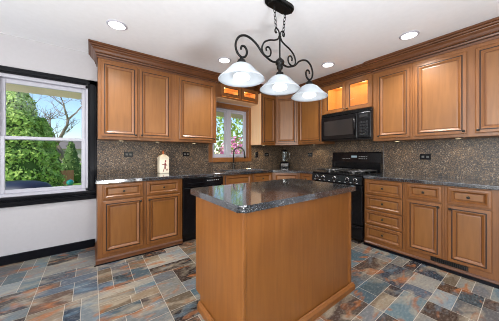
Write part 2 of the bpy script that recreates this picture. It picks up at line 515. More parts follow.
def sink_window():
    r = bpy.data.objects.new('window_2', None); COL.objects.link(r); struct(r, 'window over the sink in a maple casing')
    x0, x1, z0, z1 = W2
    mb = MB(); cw = .07
    mb.box(x0 - cw, x0, -.02, 0, z0 - cw, z1 + cw, bev=.004).box(x1, x1 + cw, -.02, 0, z0 - cw, z1 + cw, bev=.004)
    mb.box(x0, x1, -.02, 0, z1, z1 + cw, bev=.004).box(x0, x1, -.028, .0, z0 - cw, z0, bev=.004)
    mb.box(x0, x0 + .014, 0, .06, z0, z1).box(x1 - .014, x1, 0, .06, z0, z1).box(x0, x1, 0, .06, z1 - .014, z1).box(x0, x1, 0, .06, z0, z0 + .014)
    mb.build('casing', M['wood'], r)
    mx = -1.44
    mb = MB()
    mb.box(x0 + .014, x0 + .04, .05, .13, z0 + .014, z1 - .014).box(x1 - .04, x1 - .014, .05, .13, z0 + .014, z1 - .014)
    mb.box(x0 + .04, x1 - .04, .05, .13, z1 - .04, z1 - .014).box(x0 + .04, x1 - .04, .05, .13, z0 + .014, z0 + .04)
    mb.box(mx - .035, mx + .035, .045, .13, z0 + .04, z1 - .04, bev=.004)
    mb.build('frame', M['white'], r)
    for a, b in ((x0 + .04, mx - .035), (mx + .035, x1 - .04)):
        m2 = MB(); s = .04; lo, hi, y = z0 + .04, z1 - .04, .055
        m2.box(a, a + s, y, y + .03, lo, hi, bev=.004).box(b - s, b, y, y + .03, lo, hi, bev=.004)
        m2.box(a + s, b - s, y, y + .03, lo, lo + s, bev=.004).box(a + s, b - s, y, y + .03, hi - s, hi, bev=.004)
        sash = m2.build('sash', M['white'], r)
        MB().box(a + s - .004, b - s + .004, y + .012, y + .016, lo + s - .004, hi - s + .004).build('pane', M['pane'], sash)
    m2 = MB().box(-1.25, -1.20, .035, .055, z0 + .03, z0 + .045, bev=.004)
    m2.tube([(-1.225, .04, z0 + .045), (-1.22, .02, z0 + .06), (-1.17, .015, z0 + .065)], .006)
    m2.build('crank_handle', M['white'], r)
sink_window()

# ------------------------------------------------------------------ cabinet pieces
DOOR = [(0, 0), (0, .016), (.005, .020), (.030, .021), (.031, .016), (.038, .016), (.040, .023), (.046, .0235), (.052, .020), (.064, .0135), (.066, .011), (.0685, .011), (.078, .0125)]
DOOR_M = [1, 0, 0, 1, 1, 1, 0, 0, 0, 0, 1, 0, 2]  # dark side faces paint in the gap shadow; groove rings are glaze
DRAW_M = [1, 0, 0, 0, 0, 0, 0, 0, 0, 0, 1, 0, 2]  # dark side faces paint the gap shadow around each drawer
DRAW = [(0, 0), (0, .016), (.005, .020), (.020, .021), (.0212, .0175), (.0255, .0175), (.027, .024), (.031, .025), (.035, .021), (.047, .008), (.0485, .0055), (.0505, .0055), (.058, .0085)]
WMATS = [M['wood'], M['glaze'], M['panel']]
def knob(parent, x, y, z):
    MB().lathe([(.004, 0), (.004, -.012), (.012, -.016), (.0135, -.022), (.010, -.028), (.003, -.030)], (x, y, z), 12, axis='Y').build('knob', M['bronze'], parent)
def door(parent, x0, x1, z0, z1, y, kx=None, kz=None):
    d = MB().rings(x0, x1, z0, z1, DOOR, y, DOOR_M).build('door', WMATS, parent)
    if kx is not None: knob(d, kx, y - .021, kz)
    return d
def drawer(parent, x0, x1, z0, z1, y, pull=True):
    d = MB().rings(x0, x1, z0, z1, DRAW, y, DRAW_M).build('drawer_front', WMATS, parent)
    if pull: knob(d, (x0 + x1) / 2, y - .0095, (z0 + z1) / 2)
    return d
def glass_door(parent, x0, x1, z0, z1, y, kx, kz, s=.052):
    mb = MB()
    for a, b, c, d in ((x0, x0 + s, z0, z1), (x1 - s, x1, z0, z1), (x0 + s, x1 - s, z0, z0 + s), (x0 + s, x1 - s, z1 - s, z1)):
        mb.box(a, b, y - .021, y, c, d, bev=.003)
    t = .006
    for a, b, c, d in ((x0 + s, x0 + s + t, z0 + s, z1 - s), (x1 - s - t, x1 - s, z0 + s, z1 - s), (x0 + s + t, x1 - s - t, z0 + s, z0 + s + t), (x0 + s + t, x1 - s - t, z1 - s - t, z1 - s)):
        mb.box(a, b, y - .017, y - .002, c, d, mat=1)
    g = mb.build('door', [M['wood'], M['glaze']], parent)
    MB().box(x0 + s, x1 - s, y - .011, y - .008, z0 + s, z1 - s).build('pane', M['pane'], g)
    if kx is not None: knob(g, kx, y - .021, kz)
    return g
ROT_A, ROT_B = 0, R(-90)

def base_body(parent, x0, x1, d=.605, z1=.872):
    MB().box(x0, x1, -d, -.002, 0, z1, bev=.0015).build('body', M['wood'], parent)

# left wall base cabinet (36 in)
LB = thing('base_cabinet', 'two-door two-drawer maple base cabinet left of the dishwasher', 'cabinet', (-3.46, -.0, 0), ROT_A)
base_body(LB, 0, .92)
for a, b, kx in ((.045, .442, .415), (.482, .882, .509)):
    drawer(LB, a, b, .695, .862, -.605)
    door(LB, a, b, .105, .68, -.605, kx, .645)
# sink base
SB = thing('sink_cabinet', 'maple base cabinet under the sink with two false drawer fronts', 'cabinet', (-1.925, 0, 0), ROT_A)
mb = MB().box(0, 1.02, -.605, -.585, 0, .872).box(0, .018, -.585, -.002, 0, .872).box(1.002, 1.02, -.585, -.002, 0, .872).box(.018, 1.002, -.585, -.002, .08, .1)
mb.build('body', M['wood'], SB)
drawer(SB, .045, .53, .695, .862, -.605, False)
drawer(SB, .575, .985, .695, .862, -.605, True)
door(SB, .045, .53, .105, .68, -.605, .50, .645)
door(SB, .575, .985, .105, .68, -.605, .605, .645)
# corner base: diagonal face
CL, CR = Vector((-.90, -.605)), Vector((-.605, -.985))
CB = thing('corner_base_cabinet', 'diagonal maple base cabinet in the corner below the blender', 'cabinet', (0, 0, 0))
MB().prism([(-.902, -.002), (-.002, -.002), (-.002, -.983), (-.605, -.983), (-.902, -.605)], 0, .872).build('body', M['wood'], CB)
def diag_front(parent, L, Rr, builder):
    d = Rr - L; ang = math.atan2(d.y, d.x)
    before = set(COL.objects)
    builder(d.length)
    mw = Matrix.Translation((L.x, L.y, 0)) @ Matrix.Rotation(ang, 4, 'Z')
    for o in COL.objects:
        if o not in before and o.parent is parent and o.type == 'MESH':
            o.matrix_local = mw
def _cb(w):
    drawer(CB, .03, w - .03, .695, .862, 0, False)
    door(CB, .03, w - .03, .105, .68, 0, w - .06, .645)
diag_front(CB, CL, CR, _cb)
# narrow base beside range
NB = thing('narrow_base_cabinet', 'narrow maple base cabinet between the corner and the black range', 'cabinet', (0, -.986, 0), ROT_B)
base_body(NB, 0, .29)
drawer(NB, .03, .265, .695, .862, -.605)
door(NB, .03, .265, .105, .68, -.605, .06, .645)
# right of range: four-drawer stack
DS = thing('drawer_cabinet', 'maple base cabinet with a stack of four drawers right of the range', 'cabinet', (0, -2.068, 0), ROT_B)
base_body(DS, 0, .452)
for k in range(4):
    z = .095 + k * .1935
    drawer(DS, .014, .432, z, z + .184, -.605)
D1 = thing('base_cabinet', 'maple base cabinet with one drawer over one door beside the drawer stack', 'cabinet', (0, -2.5205, 0), ROT_B)
base_body(D1, 0, .345)
drawer(D1, .022, .326, .695, .862, -.605)
door(D1, .022, .326, .115, .68, -.605, .30, .645)
D2 = thing('base_cabinet', 'maple base cabinet above the dark toe vent at far right', 'cabinet', (0, -2.866, 0), ROT_B)
base_body(D2, 0, .80)
drawer(D2, .022, .322, .695, .862, -.605)
door(D2, .022, .322, .115, .68, -.605, .045, .645)

# base mouldings
BM = [(0, 0), (.018, 0), (.018, .018), (.014, .02), (.014, .048), (.004, .062), (0, .062)]
mb = MB().sweep(BM, [(-3.4605, -.02), (-3.4605, -.6055), (-2.541, -.6055)])
tag(mb.build('base_moulding', M['crown']), 'wood base moulding along the floor of the left cabinet', 'moulding')
mb = MB().sweep([(0, .03), (.012, .03), (.016, .036), (.014, .046), (.004, .058), (0, .058)], [(-.6055, -2.07), (-.6055, -3.66)])
tag(mb.build('base_moulding', M['crown']), 'wood base moulding along the floor of the right cabinets', 'moulding')
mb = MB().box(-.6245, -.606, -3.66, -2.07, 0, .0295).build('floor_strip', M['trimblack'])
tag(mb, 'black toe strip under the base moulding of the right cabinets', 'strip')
mb = MB().box(-3.49, -2.541, -.6305, -.624, 0, .012).build('floor_strip', M['trimblack'])  # dark strip drawn in place of the shadow at the moulding foot
tag(mb, 'black strip standing for the shadow line in front of the left base moulding', 'strip')
# toe vent
TV = thing('floor_vent', 'dark metal louvred vent in the toe of the right base cabinet', 'vent', (0, -2.752, 0), ROT_B)
MB().box(0, .285, -.611, -.6055, .062, .108, bev=.002).build('vent_frame', M['bronze'], TV)
for k in range(17):
    MB().box(.012 + k * .0157, .020 + k * .0157, -.616, -.611, .068, .102).build('slat', M['iron'], TV)

# ------------------------------------------------------------------ upper cabinets
UB, UT = 1.375, 2.345
def upper_body(parent, x0, x1, d=.335, z0=UB, z1=UT):
    MB().box(x0, x1, -d, -.002, z0, z1, bev=.0015).build('body', M['wood'], parent)
U1 = thing('wall_cabinet', 'two-door maple wall cabinet right of the large window', 'cabinet', (-3.45, 0, 0))
upper_body(U1, 0, .90)
door(U1, .03, .415, UB + .035, UT - .04, -.335, .392, UB + .062)
door(U1, .44, .835, UB + .035, UT - .04, -.335, .463, UB + .062)
U2 = thing('wall_cabinet', 'one-door maple wall cabinet left of the sink window', 'cabinet', (-2.549, 0, 0))
upper_body(U2, 0, .66)
door(U2, .055, .625, UB + .035, UT - .04, -.335, .602, UB + .062)
# bridge cabinet with lit glass doors over the sink window
def glass_cabinet(t, w, z0, z1, dep, n_doors, y_end=.002, stile=(.035, .035), mid=None):
    mb = MB(); th = .018
    mid = mid or w / 2
    mb.box(0, th, -dep, -y_end, z0, z1).box(w - th, w, -dep, -y_end, z0, z1)
    mb.box(th, w - th, -dep, -y_end, z0, z0 + th).box(th, w - th, -dep, -y_end, z1 - th, z1)
    # face frame
    mb.box(th, w - th, -dep, -dep + .02, z0 + th, z0 + .03).box(th, w - th, -dep, -dep + .02, z1 - .05, z1 - th)
    mb.box(th, stile[0], -dep, -dep + .02, z0 + .03, z1 - .05).box(w - stile[1], w - th, -dep, -dep + .02, z0 + .03, z1 - .05)
    mb.box(mid - .02, mid + .02, -dep, -dep + .02, z0 + .03, z1 - .05)
    mb.build('body', M['wood'], t)
    mb = MB()
    mb.box(th, w - th, -.012, -.006, z0 + th, z1 - th)
    mb.box(th, th + .004, -dep + .021, -.012, z0 + th, z1 - th).box(w - th - .004, w - th, -dep + .021, -.012, z0 + th, z1 - th)
    mb.box(th + .004, w - th - .004, -dep + .021, -.012, z0 + th, z0 + th + .004).box(th + .004, w - th - .004, -dep + .021, -.012, z1 - th - .004, z1 - th)
    mb.build('lining', M['inside'], t)
    for k in (.27, .73):
        MB().lathe([(.03, 0), (.03, -.008), (.024, -.010)], (w * k, -dep * .5, z1 - th - .004), 16).build('puck_light', M['warmlens'], t)
BZ0 = 2.155
BR = thing('glass_door_cabinet', 'short glass-door cabinet with lit interior bridging above the sink window', 'cabinet', (-1.886, 0, 0))
glass_cabinet(BR, .942, BZ0, 2.40, .24, 2, stile=(.16, .05), mid=.547)
glass_door(BR, .130, .540, BZ0 + .035, 2.395, -.24, None, 0, .05)
glass_door(BR, .552, .935, BZ0 + .035, 2.395, -.24, None, 0, .05)
MB().box(.02, .92, -.235, -.004, BZ0 - .006, BZ0).build('bottom_panel', M['pale'], BR)  # its paleness stands in for light from the sink window
for k in (.27, .73):
    lamp('bridge_puck_glow', 'POINT', (-1.886 + .942 * k, -.12, 2.315), 0.8, (1, .70, .38), shadow_soft_size=.03)
# corner uppers
U3 = thing('narrow_wall_cabinet', 'narrow maple wall cabinet right of the sink window', 'cabinet', (-.943, 0, 0))
upper_body(U3, 0, .372)
door(U3, .025, .355, UB + .035, UT - .04, -.335, .05, UB + .062)
MB().box(-.004, 0, -.334, -.003, UB, UT).build('side_panel', M['pale'], U3)
UCL, UCR = Vector((-.57, -.335)), Vector((-.335, -.705))
U4 = thing('corner_wall_cabinet', 'diagonal maple wall cabinet in the corner above the blender', 'cabinet')
MB().prism([(-.57, -.002), (-.002, -.002), (-.002, -.704), (-.335, -.704), (-.57, -.335)], UB, UT).build('body', M['wood'], U4)
diag_front(U4, UCL, UCR, lambda w: door(U4, .022, w - .022, UB + .035, UT - .04, 0, w - .05, UB + .062))
U5 = thing('wall_cabinet', 'one-door maple wall cabinet left of the microwave', 'cabinet', (0, -.7055, 0), ROT_B)
upper_body(U5, 0, .569)
door(U5, .03, .535, UB + .035, UT - .04, -.335, .51, UB + .062)
# over microwave
MG = thing('glass_door_cabinet', 'glass-door cabinet with lit orange interior above the microwave', 'cabinet', (0, -1.276, 0), ROT_B)
glass_cabinet(MG, .797, 1.856, 2.345, .335, 2)
glass_door(MG, .02, .395, 1.866, 2.315, -.335, .37, 1.90)
glass_door(MG, .402, .777, 1.866, 2.315, -.335, .427, 1.90)
for k in (.27, .73):
    lamp('glass_cabinet_puck_glow', 'POINT', (-.17, -1.276 - .797 * k, 2.29), 1.5, (1, .70, .38), shadow_soft_size=.03)
# right uppers
U6 = thing('wall_cabinet', 'one-door maple wall cabinet just right of the microwave', 'cabinet', (0, -2.0765, 0), ROT_B)
upper_body(U6, 0, .448, .36)
door(U6, .055, .425, UB + .035, UT - .075, -.36, .08, UB + .062)
U7 = thing('wall_cabinet', 'two-door maple wall cabinet at the far right over the counter', 'cabinet', (0, -2.5255, 0), ROT_B)
upper_body(U7, 0, 1.04, .36)
door(U7, .025, .47, UB + .035, UT - .075, -.36, .448, UB + .062)
door(U7, .53, .99, UB + .035, UT - .075, -.36, .552, UB + .062)

# crown mouldings
def crown(z0, z1, s=1.0):
    h = z1 - z0
    pts = [(0, 0), (.010, 0), (.012, .13), (.008, .15), (.008, .18), (.022, .20), (.026, .28), (.020, .34), (.032, .40), (.044, .54), (.062, .66), (.064, .70), (.060, .73), (.076, .76), (.078, .84), (.074, .86), (.090, .88), (.090, 1), (0, 1)]
    return [(o * s, z0 + t * h) for o, t in pts]
CT = H - .004
tag(MB().sweep(crown(2.335, CT), [(-3.451, -.004), (-3.451, -.3355), (-1.888, -.3355), (-1.888, -.004)], glaze=(2, 3, 6, 11, 14)).build('crown_moulding', [M['crown'], M['glaze']]),
    'stepped wood crown moulding on the left wall cabinets', 'moulding')
tag(MB().sweep(crown(2.397, CT, .6), [(-1.79, -.2405), (-1.04, -.2405)], glaze=(2, 3, 6, 11, 14)).build('crown_moulding', [M['crown'], M['glaze']]),
    'short wood crown moulding over the bridge cabinet above the sink window', 'moulding')
tag(MB().sweep(crown(2.35, CT, .95), [(-.944, -.004), (-.944, -.3355), (-.57, -.3355), (-.3355, -.705), (-.3355, -2.0745)], glaze=(2, 3, 6, 11, 14)).build('crown_moulding', [M['crown'], M['glaze']]),
    'stepped wood crown moulding across the corner cabinets and over the microwave', 'moulding')
tag(MB().sweep(crown(2.315, CT), [(-.337, -2.0765), (-.3605, -2.0765), (-.3605, -3.566)], glaze=(2, 3, 6, 11, 14)).build('crown_moulding', [M['crown'], M['glaze']]),
    'stepped wood crown moulding on the right wall cabinets', 'moulding')
# filler above cabinets to ceiling (behind crown)

# ------------------------------------------------------------------ backsplash
bs = MB()
bs.box(-3.452, -1.872, -.012, -.001, .914, UB).box(-1.872, -.928, -.012, -.001, .914, 1.048).box(-.928, -.012, -.012, -.001, .914, UB)
tag(bs.build('backsplash', M['splash']), 'brown speckled stone backsplash on the window wall', 'backsplash')
bs = MB()
bs.box(-.012, -.001, -1.277, -.012, .914, UB).box(-.012, -.001, -2.068, -1.277, .916, 1.42).box(-.012, -.001, -3.6, -2.075, .914, UB)
tag(bs.build('backsplash', M['splash']), 'brown speckled stone backsplash behind the range wall', 'backsplash')

# ------------------------------------------------------------------ countertops
z0, z1 = .874, .914
SK = (-1.80, -1.04, -.56, -.13)   # sink hole
ct = MB()
F = -.645
ct.prism([(-3.475, F), (SK[0], F), (SK[0], -.014), (-3.475, -.014)], z0, z1, bev=.006)
ct.box(SK[0], SK[1], F + .0, SK[2], z0, z1, bev=.004).box(SK[0], SK[1], SK[3], -.014, z0, z1)
ct.prism([(SK[1], F), (-.925, F), (-.645, -1.005), (-.645, -1.277), (-.014, -1.277), (-.014, -.014), (SK[1], -.014)], z0, z1, bev=.006)
tag(ct.build('countertop', M['granite']), 'dark speckled granite countertop along the window wall and corner', 'countertop')
ct = MB().box(-.645, -.014, -3.64, -2.07, z0, z1, bev=.006, seg=2)
tag(ct.build('countertop', M['granite']), 'dark speckled granite countertop right of the range', 'countertop')

# sink
S = thing('sink', 'stainless double sink set in the counter under the window', 'sink', (-1.42, -.345, .914))
mb = MB()
w, d, e = .395, .23, .03
mb.box(-w, w, -d, -d + e, 0, .007, bev=.003).box(-w, w, d - e, d, 0, .007, bev=.003)
mb.box(-w, -w + e, -d + e, d - e, 0, .007, bev=.003).box(w - e, w, -d + e, d - e, 0, .007, bev=.003).box(-.015, .015, -d + e, d - e, -.02, .007, bev=.003)
mb.build('rim', M['steel'], S)
for a, b in ((-w + e, -.015), (.015, w - e)):
    mb = MB(); t = .003; y_0, y_1, zb = -d + e, d - e, -.17
    mb.box(a, b, y_0, y_1, zb, zb + t).box(a, a + t, y_0, y_1, zb + t, 0).box(b - t, b, y_0, y_1, zb + t, 0).box(a + t, b - t, y_0, y_0 + t, zb + t, 0).box(a + t, b - t, y_1 - t, y_1, zb + t, 0)
    bw = mb.build('bowl', M['steel'], S)
    MB().lathe([(.04, 0), (.04, .004), (.02, .003)], ((a + b) / 2, 0, zb + t), 16).build('drain', M['iron'], bw)
# faucet
FA = thing('faucet', 'dark bronze gooseneck faucet behind the sink', 'faucet', (-1.40, -.085, .914))
MB().lathe([(.03, 0), (.03, .008), (.022, .02), (.018, .09), (.02, .10), (.014, .115)], (0, 0, 0), 18).build('base', M['bronze'], FA)
pts = [(0, 0, .11), (0, 0, .30)]
for k in range(0, 13):
    a = math.pi * k / 12 * 1.05
    pts.append((.10 * (1 - math.cos(a)) * .78, -.10 * (1 - math.cos(a)) * .62, .305 + .10 * math.sin(a)))
MB().tube(pts, .013, 10).build('spout', M['bronze'], FA)
e_ = Vector(pts[-1])
MB().tube([e_ + Vector((-.001, .001, .005)), e_ + Vector((.004, -.005, -.03)), e_ + Vector((.010, -.012, -.085))], [.013, .017, .020], 12).build('spray_head', M['bronze'], FA)
MB().tube([(.016, 0, .06), (.05, -.005, .075), (.10, -.01, .10)], [.008, .007, .005], 8).build('handle', M['bronze'], FA)
SD = thing('soap_dispenser', 'small dark bronze soap dispenser right of the faucet', 'dispenser', (-1.22, -.085, .914))
MB().lathe([(.018, 0), (.018, .006), (.010, .012), (.010, .045), (.014, .05), (.012, .062)], (0, 0, 0), 14).build('base', M['bronze'], SD)
MB().tube([(0, 0, .055), (0, -.03, .065), (0, -.06, .06)], .005, 8).build('nozzle', M['bronze'], SD)

# ------------------------------------------------------------------ dishwasher
DW = thing('dishwasher', 'black dishwasher between the left cabinet and the sink cabinet', 'dishwasher', (-2.5385, 0, 0))
MB().box(.002, .608, -.57, -.02, .02, .87).build('body', M['black'], DW)
MB().box(.004, .606, -.625, -.571, .115, .735, bev=.006, seg=2).build('door', M['black'], DW)
cp = MB().box(.004, .606, -.632, -.571, .745, .868, bev=.008, seg=2).build('control_panel', M['black'], DW)
MB().box(.33, .56, -.6335, -.632, .80, .845).build('button_panel', M['blackglass'], cp)
for k in range(6):
    MB().box(.345 + k * .034, .365 + k * .034, -.6365, -.6335, .816, .828, bev=.001).build('button', M['grey'], cp)
MB().box(.06, .29, -.640, -.632, .775, .80, bev=.004).build('handle', M['blackglass'], cp)
MB().box(.01, .60, -.56, -.5701 + .02, .0, .11).build('toe_panel', M['black'], DW)

# ------------------------------------------------------------------ range
RG = thing('range', 'black gas range between the counters below the microwave', 'range', (0, -1.283, 0), ROT_B)
w = .78
MB().box(.002, w - .002, -.60, -.02, .03, .895).build('body', M['black'], RG)
MB().box(.0, w, -.655, -.02, .895, .918, bev=.005, seg=2).build('cooktop', M['black'], RG)
mb = MB()
mb.prism([(0, 0)], 0, 0) if False else None
# slanted front control panel
bm = mb.bm
for xa, xb in ((.0, w),):
    pr = [(-.60, .785), (-.672, .785), (-.662, .893), (-.60, .893)]
    a = [bm.verts.new((xa, y, z)) for y, z in pr]; b = [bm.verts.new((xb, y, z)) for y, z in pr]
    bm.faces.new(a); bm.faces.new(b[::-1])
    for i in range(4): bm.faces.new((a[i], b[i], b[(i + 1) % 4], a[(i + 1) % 4]))
cp = mb.build('control_panel', M['black'], RG)
for k, x in enumerate((.09, .20, .39, .58, .69)):
    MB().lathe([(.030, -.001), (.030, -.004), (.026, -.005)], (x, -.667, .842), 18, axis='Y').build('knob_ring', M['steel'], cp)
    kb = MB().lathe([(.024, 0), (.024, -.006), (.018, -.010), (.016, -.032), (.013, -.035)], (x, -.668, .842), 16, axis='Y').box(x - .003, x + .003, -.707, -.672, .828, .858, bev=.001).build('knob', M['black'], cp)
    MB().box(x - .0025, x + .0025, -.709, -.7072, .846, .858).build('pointer', M['silver'], kb)
for k in range(9):
    x = .06 + k * .082
    MB().box(x - .012, x + .012, -.6735, -.6685, .800, .806).build('marking', M['silver'], cp)
dr = MB().box(.004, w - .004, -.655, -.601, .245, .775, bev=.006, seg=2).build('oven_door', M['black'], RG)
MB().box(.12, w - .12, -.6565, -.655, .36, .64).build('oven_window', M['blackglass'], dr)
h = MB().tube([(.06, -.70, .725), (w - .06, -.70, .725)], .013, 12)
h.box(.07, .10, -.70, -.655, .715, .735, bev=.003).box(w - .10, w - .07, -.70, -.655, .715, .735, bev=.003)
h.build('handle', M['blackglass'], dr)
bd = MB().box(.004, w - .004, -.650, -.601, .06, .232, bev=.006, seg=2).build('storage_drawer', M['black'], RG)
MB().box(.08, w - .08, -.662, -.650, .195, .215, bev=.004).build('handle', M['blackglass'], bd)
for x in (.05, w - .05):
    for y in (-.55, -.08):
        MB().lathe([(.02, 0), (.02, .03)], (x, y, 0), 10).build('foot', M['iron'], RG)
# back guard
mb = MB(); bm = mb.bm
pr = [(-.02, .918), (-.095, .918), (-.10, 1.07), (-.075, 1.215), (-.06, 1.228), (-.02, 1.228)]
a = [bm.verts.new((.0, y, z)) for y, z in pr]; b = [bm.verts.new((w, y, z)) for y, z in pr]
bm.faces.new(a); bm.faces.new(b[::-1])
for i in range(6): bm.faces.new((a[i], b[i], b[(i + 1) % 6], a[(i + 1) % 6]))
bg = mb.build('back_panel', M['black'], RG)
MB().box(.34, .43, -.0905, -.085, 1.14, 1.172).build('clock', M['display'], bg)
for k in range(5):
    MB().box(.19 + k * .028, .207 + k * .028, -.0915, -.085, 1.118, 1.128).build('button', M['grey'], bg)
    MB().box(.46 + k * .028, .477 + k * .028, -.0915, -.085, 1.118, 1.128).build('button', M['grey'], bg)
    MB().box(.46 + k * .028, .477 + k * .028, -.0895, -.08, 1.15, 1.16).build('button', M['grey'], bg)
# burners and grates
for gx in (.20, .58):
    mb = MB(); zt = .955
    x_0, x_1, y_0, y_1 = gx - .165, gx + .165, -.62, -.13
    for a, b in (((x_0, y_0), (x_1, y_0)), ((x_0, y_1), (x_1, y_1)), ((x_0, y_0), (x_0, y_1)), ((x_1, y_0), (x_1, y_1)), ((x_0, -.375), (x_1, -.375)), ((gx, y_0), (gx, y_1)), ((x_0, -.50), (x_1, -.50)), ((x_0, -.25), (x_1, -.25))):
        mb.tube([(a[0], a[1], zt), (b[0], b[1], zt)], .0075, 6)
    for x in (x_0, x_1):
        for y in (y_0, -.375, y_1):
            mb.tube([(x, y, zt), (x, y, .918)], .007, 6)
    mb.build('grate', M['grate'], RG)
    for y in (-.50, -.25):
        MB().lathe([(.05, .918), (.048, .928), (.032, .930), (.032, .938), (.01, .940)], (gx, y, 0), 18).build('burner', M['grate'], RG)

# ------------------------------------------------------------------ microwave
MW = thing('microwave', 'black over-the-range microwave under the glass-door cabinet', 'microwave', (0, -1.2775, 0), ROT_B)
w = .795; mz0, mz1 = 1.408, 1.853
MB().box(.0, w, -.39, -.014, mz0, mz1, bev=.004).build('body', M['black'], MW)
md = MB().box(.004, .595, -.418, -.391, mz0 + .025, mz1 - .06, bev=.005, seg=2).build('door', M['black'], MW)
MB().box(.055, .535, -.4195, -.418, mz0 + .085, mz1 - .125).build('window', M['mwglass'], md)
MB().tube([(.572, -.445, mz0 + .06), (.572, -.445, mz1 - .10)], .010, 10).box(.562, .582, -.445, -.418, mz0 + .07, mz0 + .09).box(.562, .582, -.445, -.418, mz1 - .13, mz1 - .11).build('handle', M['black'], md)
mc = MB().box(.60, w - .004, -.418, -.391, mz0 + .025, mz1 - .06, bev=.005, seg=2).build('control_panel', M['black'], MW)
MB().box(.635, .755, -.4195, -.418, mz1 - .13, mz1 - .085).build('display', M['mwglass'], mc)
for i in range(3):
    for j in range(5):
        x, z = .637 + i * .042, mz0 + .06 + j * .042
        MB().box(x, x + .032, -.4205, -.418, z, z + .028, bev=.001).build('button', M['mwglass'], mc)
vg = MB().box(.004, w - .004, -.412, -.391, mz1 - .052, mz1 - .004, bev=.003).build('vent_grille', M['black'], MW)
for k in range(3):
    MB().box(.02, w - .02, -.4145, -.412, mz1 - .045 + k * .013, mz1 - .039 + k * .013).build('slat', M['iron'], vg)
MB().box(.004, w - .004, -.41, -.391, mz0 - .0, mz0 + .02, bev=.002).build('bottom_lip', M['black'], MW)

# ------------------------------------------------------------------ outlets
def outlet(label, loc, rotz, horiz=True, kind='outlet'):
    t = thing('wall_outlet', label, 'outlet', loc, rotz, 'black outlets on the backsplash')
    w, h = (.115, .072) if horiz else (.072, .115)
    MB().box(-w / 2, w / 2, -.006, 0, -h / 2, h / 2, bev=.002).build('cover_plate', M['black'], t)
    for s in (-1, 1):
        mb = MB()
        c = s * .024
        cx, cz = (c, 0) if horiz else (0, c)
        mb.box(cx - .014, cx + .014, -.0085, -.006, cz - .014, cz + .014, bev=.002)
        mb.build('receptacle', M['darkgrey'] if horiz else M['iron'], t)
outlet('black outlet on the window-wall backsplash near the large window', (-3.094, -.012, 1.19), 0)
outlet('black outlet on the backsplash right of the cream canister', (-2.27, -.012, 1.195), 0)
outlet('tall black switch plate beside the sink window', (-.79, -.012, 1.185), 0, False)
outlet('black outlet on the corner backsplash left of the blender', (-.52, -.012, 1.185), 0)
outlet('black outlet on the backsplash between the blender and the range', (-.012, -.745, 1.185), ROT_B)
outlet('black outlet on the backsplash above the right counter', (-.012, -2.567, 1.16), ROT_B)

# ------------------------------------------------------------------ counter objects
CN = thing('canister', 'cream ceramic canister with a maroon figure on the left counter', 'canister', (-2.66, -.13, .914))
CN.scale = (.94, .94, 1.36)
MB().box(-.072, .072, -.07, .07, 0, .155, bev=.010, seg=3).build('jar', M['cream'], CN)
mb = MB()
y = -.0712
for p, q, r_ in (((.012, .118), (.008, .072), .013), ((.008, .075), (-.012, .035), .007), ((.008, .075), (.022, .045), .007), ((.022, .045), (.040, .03), .006), ((.010, .10), (-.028, .095), .006), ((-.028, .095), (-.042, .104), .005), ((.012, .10), (.040, .085), .006), ((-.012, .035), (-.02, .018), .006), ((.04, .03), (.046, .05), .005)):
    mb.tube([(p[0], y, p[1]), (q[0], y, q[1])], r_ * .8, 6)
mb.lathe([(.002, -.006), (.011, -.004), (.011, .004), (.002, .006)], (.016, y, .132), 10, axis='Y')
fo = mb.build('painted_figure', M['maroon'], CN); fo.scale = (1, .25, 1); fo.location = (0, -.0712 * .75, 0)
lid = MB(); bm = lid.bm
prev = None
lv = []
for s, z in ((.073, .155), (.073, .163), (.066, .175), (.045, .193), (.022, .202), (.012, .205)):
    lv.append([bm.verts.new((sx * s, sy * s * .97, z)) for sx, sy in ((-1, -1), (1, -1), (1, 1), (-1, 1))])
for a, b in zip(lv[:-1], lv[1:]):
    for k in range(4): bm.faces.new((a[k], a[(k + 1) % 4], b[(k + 1) % 4], b[k]))
bm.faces.new(lv[0][::-1]); bm.faces.new(lv[-1])
ld = lid.build('lid', M['cream'], CN)
MB().lathe([(.008, .204), (.012, .214), (.016, .226), (.012, .238), (.003, .246)], (0, 0, 0), 14).build('knob', M['copper'], ld)

BL = thing('blender', 'glass jar blender with a black base and silver front in the corner', 'blender', (-.21, -.23, .914), R(-40))
BL.scale = (1, 1, 1.2)
mb = MB(); bm = mb.bm
lv = []
for s, z in ((.085, 0), (.088, .015), (.082, .085), (.06, .10)):
    lv.append([bm.verts.new((sx * s, sy * s, z)) for sx, sy in ((-1, -1), (1, -1), (1, 1), (-1, 1))])
for a, b in zip(lv[:-1], lv[1:]):
    for k in range(4): bm.faces.new((a[k], a[(k + 1) % 4], b[(k + 1) % 4], b[k]))
bm.faces.new(lv[0][::-1]); bm.faces.new(lv[-1])
bb = mb.build('motor_base', M['black'], BL)
MB().box(-.07, .07, -.092, -.083, .022, .072, bev=.003).build('control_plate', M['steel'], bb)
for k in range(5):
    MB().box(-.055 + k * .024, -.040 + k * .024, -.096, -.092, .036, .056, bev=.001).build('button', M['iron'], bb)
j = MB().lathe([(.048, .101), (.050, .12), (.062, .26), (.066, .285), (.062, .285), (.058, .26), (.046, .125), (.044, .108), (.0, .108)][:-1], (0, 0, 0), 20).build('jar', M['clear'], BL)
MB().tube([(.062, 0, .27), (.105, 0, .265), (.11, 0, .20), (.10, 0, .15), (.055, 0, .14)], .009, 8).build('handle', M['clear'], j)
MB().lathe([(.067, .286), (.067, .300), (.04, .304), (.03, .318), (.0285, .32)], (0, 0, 0), 18).build('lid', M['black'], BL)
MB().lathe([(.02, .108), (.014, .118), (.004, .122)], (0, 0, 0), 10).build('blade_hub', M['steel'], BL)

